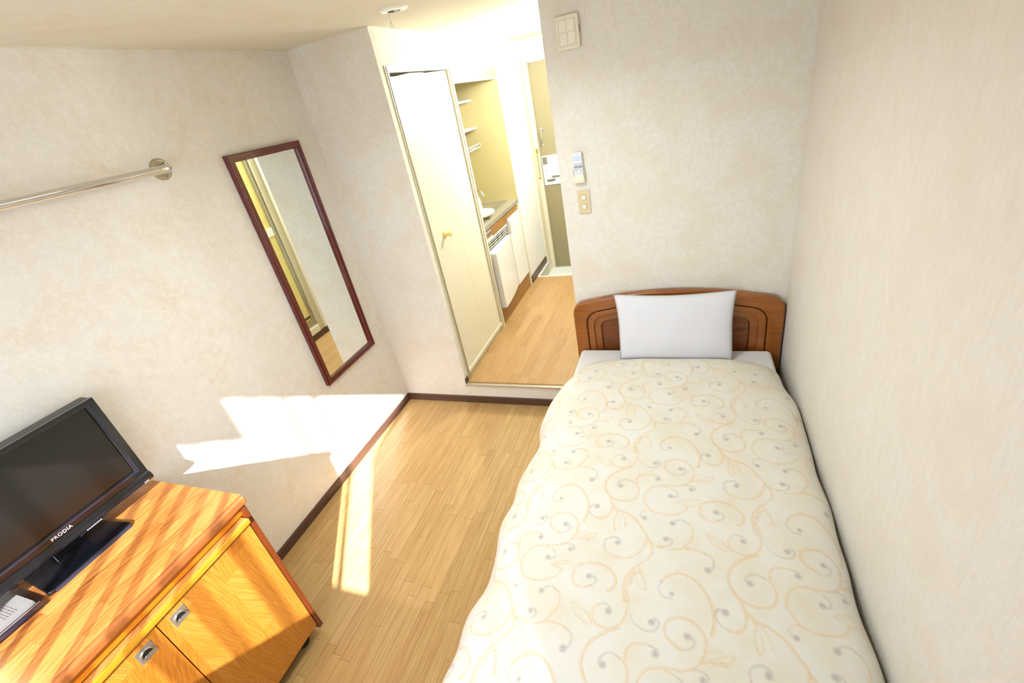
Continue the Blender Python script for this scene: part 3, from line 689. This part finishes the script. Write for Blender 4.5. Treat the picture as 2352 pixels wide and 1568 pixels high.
g([(670,935),(700,900),(760,868),(820,862)], .0022, .0022); g([(690,925),(780,905),(850,885),(905,882)], .002, .002); g([(905,882),(870,920),(800,920),(760,935)], .003, .002); g([(690,935),(750,925),(845,940)], .0022, .004); g([(710,915),(800,900)], .0012, .0012)
mv([(600,968),(650,970),(692,985),(700,1015),(675,1025)]); eye(665, 1018, .009)
g([(420,968),(455,990),(505,1010),(525,1030)], .0028, .002); mv([(500,1010),(530,1040),(520,1085),(480,1095)], .002, .0055); eye(462, 1082, .0105)
g([(260,1245),(215,1230),(170,1240)], .0034, .0025); mv([(170,1240),(140,1265),(138,1295),(155,1310)], .0016, .003); eye(166, 1316, .0095)
g([(780,1150),(710,1130),(640,1122),(560,1130),(490,1150)], .0018, .0022); g([(490,1150),(540,1170),(590,1195),(570,1215)], .0022, .0022); g([(570,1200),(650,1195),(700,1175),(750,1155)], .0024, .0018); g([(510,1150),(600,1150),(700,1155)], .0012, .0012)
g([(860,1345),(790,1370),(720,1345),(685,1290),(695,1220),(750,1170),(830,1150),(930,1160),(1010,1200),(1065,1270),(1075,1330),(1050,1380),(1000,1410)], .003, .0050); g([(830,1105),(860,1140),(930,1162)], .0016, .003)
g([(720,1250),(705,1215)], .002, .002)
mv([(790,1368),(860,1350),(898,1310),(880,1278),(845,1272)]); eye(835, 1268)
mv([(1085,190),(1125,186),(1160,205),(1162,225)], .0018, .0050); eye(1150, 222)
g([(1085,192),(1050,215),(1045,260),(1080,290),(1150,305),(1220,285),(1262,240),(1280,170),(1270,110),(1290,60),(1330,30),(1365,20)], .0028, .0042)
g([(1150,305),(1215,295),(1250,255)], .002, .002)
g([(1220,295),(1130,322),(1050,360),(1000,410),(982,470),(1000,530),(1050,575),(1130,603),(1210,598),(1265,570),(1283,500),(1260,450),(1210,425)], .0050, .0034)
mv([(1230,435),(1180,412),(1130,420),(1100,445),(1112,470)]); eye(1122, 468)
g([(1268,440),(1272,400),(1310,370),(1370,362),(1430,372),(1462,390)], .0042, .0025); mv([(1420,368),(1465,382),(1480,405)], .0018, .0035); eye(1457, 404)
g([(990,500),(1030,580),(1042,650),(1020,710),(960,750),(900,742)], .0040, .0044); mv([(900,742),(850,705),(843,660),(870,632),(905,636)]); eye(912, 645, .0110)
g([(845,655),(862,630),(900,618),(930,635)], .0016, .0014)
g([(1040,620),(1100,680),(1180,715),(1260,775),(1320,860),(1357,930),(1330,1010),(1270,1075),(1190,1110),(1100,1103),(1010,1065),(972,1010)], .0044, .0032)
mv([(972,1010),(980,950),(1030,922),(1085,925),(1118,950)], .0030, .0050); eye(1095, 970)
g([(1060,660),(1088,705),(1062,770),(1065,860)], .003, .003); g([(1080,690),(1135,720),(1162,780),(1160,830)], .0016, .0028); g([(1095,710),(1110,780),(1095,850),(1065,862)], .0012, .002)
g([(1357,930),(1392,990),(1402,1060),(1370,1120),(1300,1165),(1220,1215)], .0046, .0022)
g([(1300,1165),(1235,1215),(1180,1265),(1150,1350),(1145,1430),(1155,1510)], .003, .0052)
g([(1365,940),(1400,985),(1440,1000),(1490,1012)], .003, .002); mv([(1470,1012),(1550,1008),(1585,965),(1555,935),(1530,940)], .0020, .0050); eye(1528, 945)
g([(1400,990),(1480,1025),(1580,1043),(1700,1033),(1800,1043),(1890,1080)], .0022, .0042); mv([(1880,1075),(1945,1120),(1958,1180),(1930,1225)], .0018, .0050); eye(1905, 1225, .0115)
g([(1690,1020),(1755,950),(1775,880),(1740,812),(1690,785)], .0040, .0022); mv([(1740,812),(1680,775),(1620,775),(1590,790)], .0020, .0045); eye(1586, 802)
g([(1285,1190),(1300,1250),(1325,1300),(1345,1410)], .0018, .004); g([(1345,1410),(1290,1370),(1230,1240)], .0012, .0018); g([(1230,1210),(1205,1280),(1212,1350),(1235,1270),(1250,1210)], .0024, .0024)
mv([(1285,220),(1320,270),(1385,300),(1450,298),(1480,265),(1455,245)], .0012, .0050); eye(1432, 262)
g([(1815,300),(1835,240),(1822,160),(1770,90),(1700,40),(1620,20),(1540,35),(1490,70)], .0052, .0036); mv([(1500,60),(1475,100),(1510,138),(1560,145)], .0018, .0034); eye(1562, 122, .008)
g([(1620,20),(1595,5)], .0016, .003)
g([(905,185),(960,212),(1010,240),(1040,285)], .0024, .0016); g([(905,185),(925,235),(965,265),(1020,290)], .0022, .0026); g([(925,205),(980,250)], .0012, .0012); g([(1010,232),(1030,262),(1045,292)], .0026, .0016)
DV = (Y0-Y1)/(nv-1); dU = su[1]-su[0]; u00 = tu[0]
def stamp(arr, u, v, w, val):
    i = (u-u00)/dU; j = (Y0-v)/DV; R = w+.0030; k = int(R/dU)+2
    i0, i1, j0, j1 = int(i)-k, int(i)+k+1, int(j)-k, int(j)+k+1
    if i1 < 0 or j1 < 0 or i0 >= nu or j0 >= nv: return
    i0 = max(i0, 0); j0 = max(j0, 0); i1 = min(i1, nu); j1 = min(j1, nv)
    if i0 >= i1 or j0 >= j1: return
    d = np.hypot((np.arange(i0, i1)[None, :]-i)*dU, (np.arange(j0, j1)[:, None]-j)*DV)
    a = np.clip((w+.0016-d)/.0028, 0, 1)*val
    np.maximum(arr[j0:j1, i0:i1], a, out=arr[j0:j1, i0:i1])
rng = np.random.RandomState(3)
for kind, pts, w0, w1 in STR:
    c = np.array(pts[:1]) if kind == 'e' else crom(pts, .0030)
    n = len(c); ws = np.linspace(w0, w1, n)
    if kind != 'e': dirs = np.gradient(c, axis=0); nrm = np.stack([-dirs[:, 1], dirs[:, 0]], 1); nrm /= np.linalg.norm(nrm, axis=1, keepdims=True)+1e-9
    for ia in range(-6, 7):
        for ib in range(-6, 7):
            sh = ia*LA+ib*LB
            m_ = c.mean(0)+sh
            if m_[0] < tu[0]-.35 or m_[0] > tu[-1]+.35 or m_[1] > Y0+.35 or m_[1] < Y1-.35: continue
            for i in range(n):
                u, v = c[i]+sh; w = ws[i]
                if kind == 'e': stamp(MAUV, u, v, w*.62, .82); stamp(MAUV, u, v, w, .5)
                elif kind == 'm': stamp(MAUV, u, v, w*.95, .40)
                else:
                    o_ = w*.62; wob = .35*math.sin(i*.9+u*40)
                    stamp(GOLD, u+nrm[i, 0]*o_, v+nrm[i, 1]*o_, w*.36, .95+.05*wob)
                    stamp(GOLD, u-nrm[i, 0]*o_, v-nrm[i, 1]*o_, w*.30, .75+.2*wob)
                    if w > .0026: stamp(GOLD, u, v, w*.55, .38)
me = bpy.data.meshes.new('duvet')
co = np.stack([Xg, Yg, Zg], -1).reshape(-1, 3).astype(np.float32)
ii, jj = np.meshgrid(np.arange(nu-1), np.arange(nv-1)); b0 = (jj*nu+ii).ravel()
quads = np.stack([b0, b0+nu, b0+nu+1, b0+1], 1).astype(np.int32)
me.vertices.add(len(co)); me.vertices.foreach_set('co', co.ravel())
me.loops.add(quads.size); me.loops.foreach_set('vertex_index', quads.ravel())
me.polygons.add(len(quads)); me.polygons.foreach_set('loop_start', np.arange(0, quads.size, 4, dtype=np.int32))
me.polygons.foreach_set('loop_total', np.full(len(quads), 4, np.int32))
me.update(calc_edges=True); me.polygons.foreach_set('use_smooth', np.ones(len(quads), bool))
at = me.color_attributes.new('print', 'FLOAT_COLOR', 'POINT')
cc = np.zeros((nv*nu, 4), np.float32); cc[:, 0] = GOLD.ravel(); cc[:, 1] = MAUV.ravel(); cc[:, 3] = 1; at.data.foreach_set('color', cc.ravel())
me.materials.append(M['duvet_cloth'])
dv = bpy.data.objects.new('duvet', me); C.objects.link(dv)
so = dv.modifiers.new('thick', 'SOLIDIFY'); so.thickness = .008; so.offset = -1
tag(dv, 'cream duvet cover printed with gold scrolls and mauve tips on the bed', 'duvet')

# ------------------------------------------------------------------ TV cabinet
cb = thing('tv_cabinet', 'low orange-brown wooden cabinet with two doors under the television', 'cabinet', (.25, -2.07, 0))
cy1, cy0 = -1.672, -2.475
MB().box(.012, .503, cy0-.012, cy1+.010, .818, .850, 'cabinet_top_wood').build('top', cb, bevel=.002)
MB().box(.5035, .526, cy0-.012, cy1+.010, .815, .8505, 'cabinet_edge_wood').build('edge_band', cb, bevel=.010, seg=4)
for y0, y1 in ((cy1-.020, cy1), (cy0, cy0+.020)):
    MB().box(.015, .512, y0, y1, .045, .8175, 'cabinet_side_wood').box(.015, .512, y0, y1, .040, .045, 'raw_wood').build('side_panel', cb, bevel=.0015)
MB().box(.015, .480, cy0+.020, cy1-.020, .080, .100, 'cabinet_side_wood').box(.015, .025, cy0+.020, cy1-.020, .1, .812, 'cabinet_side_wood').build('carcass', cb)
MB().box(.440, .500, cy0+.020, cy1-.020, .774, .815, 'cabinet_rail_wood').build('front_rail', cb)
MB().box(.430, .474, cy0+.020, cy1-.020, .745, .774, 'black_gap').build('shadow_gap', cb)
MB().box(.478, .518, cy0+.022, cy1-.022, .744, .764, 'cabinet_top_wood').box(.5185, .528, cy0+.022, cy1-.022, .742, .7645, 'cabinet_ledge_wood').build('ledge', cb, bevel=.003)
ym = -2.066
for y0, y1, hy in ((ym+.0015, cy1-.023, -2.010), (cy0+.023, ym-.0015, -2.122)):
    d = MB().box(.492, .510, y0, y1, .078, .738, 'cabinet_door_wood').build('door', cb, bevel=.0012)
    q = MB(); z0_, z1_ = .660, .708; h0, h1 = hy-.0245, hy+.0245
    q.box(.508, .5115, h0, h1, z0_, z1_, 'brushed')
    zc = .676; R_ = .0165
    hm = [(hy+R_*1.05*math.cos(a), zc+R_*1.25*math.sin(a)) for a in [math.pi*k/14 for k in range(15)]]
    q.prism(hm, 'yz', .5115, .5119, 'black_gap')
    arc = [(.5135, hy+R_*1.05*math.cos(a), zc+R_*1.25*math.sin(a)) for a in [math.pi*k/14 for k in range(15)]]
    q.tube(arc, .0022, 'chrome', 8)
    q.tube([(.5125, hy-R_*.9, zc), (.5125, hy+R_*.9, zc)], .0012, 'chrome', 8)
    q.build('handle', d)
for x in (.06, .455):
    for y in (cy0+.06, cy1-.075):
        cs = MB().box(x-.018, x+.018, y-.018, y+.018, .070, .080, 'rubber_black').box(x-.012, x+.012, y-.010, y+.012, .035, .070, 'rubber_black').build('caster', cb)
        MB().lathe((x-.016, y-.004, .025), (1, 0, 0), [(0, 0), (.021, 0), (.025, .004), (.025, .028), (.021, .032), (0, .032)], 'rubber_black', 24).build('wheel', cs)

# ------------------------------------------------------------------ television
tv = thing('television', 'black flat-screen television standing on the wooden cabinet', 'television', (.10, -1.983, .85))
ty1, ty0, tz0, tz1 = -1.690, -2.275, .908, 1.290
tc = -1.983
# stand foot
foot = [(.000, -1.868), (.120, -1.856), (.176, -1.848), (.188, -1.858), (.196, -2.100), (.188, -2.116), (.000, -2.100)]
MB().prism(foot, 'xy', .850, .864, 'tv_black').build('stand_base', tv, bevel=.004, seg=3)
MB().prism([(.1895, -1.858), (.1975, -2.100), (.1985, -2.100), (.1905, -1.858)], 'xy', .851, .862, 'tv_silver').build('stand_edge', tv)
MB().box(.045, .085, -2.03, -1.935, .862, .93, 'tv_black').build('neck', tv, bevel=.004)
MB().box(.045, .102, ty0, ty1, tz0+.012, tz1, 'tv_grey').build('back_shell', tv, bevel=.008, seg=3)
sz0, sz1, sy0, sy1 = .976, 1.270, ty0+.030, ty1-.034
q = MB().ring(rect(ty0, ty1, tz0+.030, tz1), rect(sy0, sy1, sz0, sz1), 'yz', .098, .113, 'tv_black')
q.build('bezel', tv, bevel=.003, seg=3)
MB().box(.100, .106, sy0-.004, sy1+.004, sz0-.004, sz1+.004, 'tv_screen').build('screen', tv)
MB().prism([(.098, tz0), (.112, tz0-.002), (.124, tz0+.008), (.126, tz0+.022), (.116, tz0+.038), (.098, tz0+.040)], 'xz', ty0, ty1, 'tv_black').build('speaker_bar', tv, bevel=.0015)
q = MB()
for k in range(150):
    y = ty1-.03-k*.0035
    if y > ty0+.03: q.add([(.1166+.0002, y, tz0+.0115), (.1166+.0002, y-.0016, tz0+.0115), (.1262, y-.0016, tz0+.0095), (.1262, y, tz0+.0095)], [(0, 1, 2, 3)], 'tv_grey')
q = MB()
for k in range(190):
    y = ty1-.030-k*.0028
    if y > ty0+.025: q.box(.1247, .1264, y-.0012, y, tz0+.0085, tz0+.0215, 'grille_black')
q.build('speaker_grille', tv)
text('PRODIA', .0160, 'logo_white', (.1145, -2.012, .9515), (0, 1, 0), (0, 0, 1), 'logo', tv, .0003, 1.10, 0.0)
q = MB()
for k in range(8): q.box(.1262, .1270, -1.935+k*.0062, -1.931+k*.0062, tz0+.004, tz0+.007, 'logo_white')
q.build('indicator_marks', tv); q = MB().box(.1262, .1270, -1.728, -1.712, tz0+.010, tz0+.0125, 'logo_white')
q.build('badge', tv)
MB().box(.1255, .1262, -1.958, -1.940, tz0+.002, tz0+.006, 'black_gap').build('sensor_window', tv)
MB().prism([(sy1+.006, sz0-.006), (sy1+.010, sz0-.010), (sy1+.010, sz1+.004), (sy1+.006, sz1+.002)], 'yz', .1125, .1138, 'tv_silver').prism([(sy0, sz0-.010), (sy1+.010, sz0-.010), (sy1+.006, sz0-.006), (sy0, sz0-.006)], 'yz', .1125, .1138, 'tv_silver').build('bezel_highlight', tv)

# leaflet holder left of the television foot
lf = thing('leaflet_case', 'clear flat case with a printed leaflet beside the television foot', 'leaflet case', (.12, -2.26, .85))
cy_a, cy_b = -2.126, -2.42
MB().box(.03, .212, cy_b, cy_a, .851, .853, 'clear_acrylic').box(.03, .212, cy_b, cy_a, .872, .874, 'clear_acrylic').box(.210, .212, cy_b, cy_a, .853, .872, 'clear_acrylic').box(.03, .212, cy_a-.002, cy_a, .853, .872, 'clear_acrylic').build('case', lf)
q = MB().box(.045, .180, cy_b+.01, cy_a-.018, .8535, .8695, 'paper'); q.box(.183, .205, cy_b+.01, cy_a-.012, .8535, .862, 'tv_silver')
q.box(.190, .193, cy_b+.01, cy_a-.012, .862, .8626, 'raw_wood')
for r in range(5):
    for k in range(4): q.box(.075+k*.022, .093+k*.022, cy_a-.052-r*.007, cy_a-.050-r*.007, .8695, .8698, 'print')
q.build('leaflet', lf)
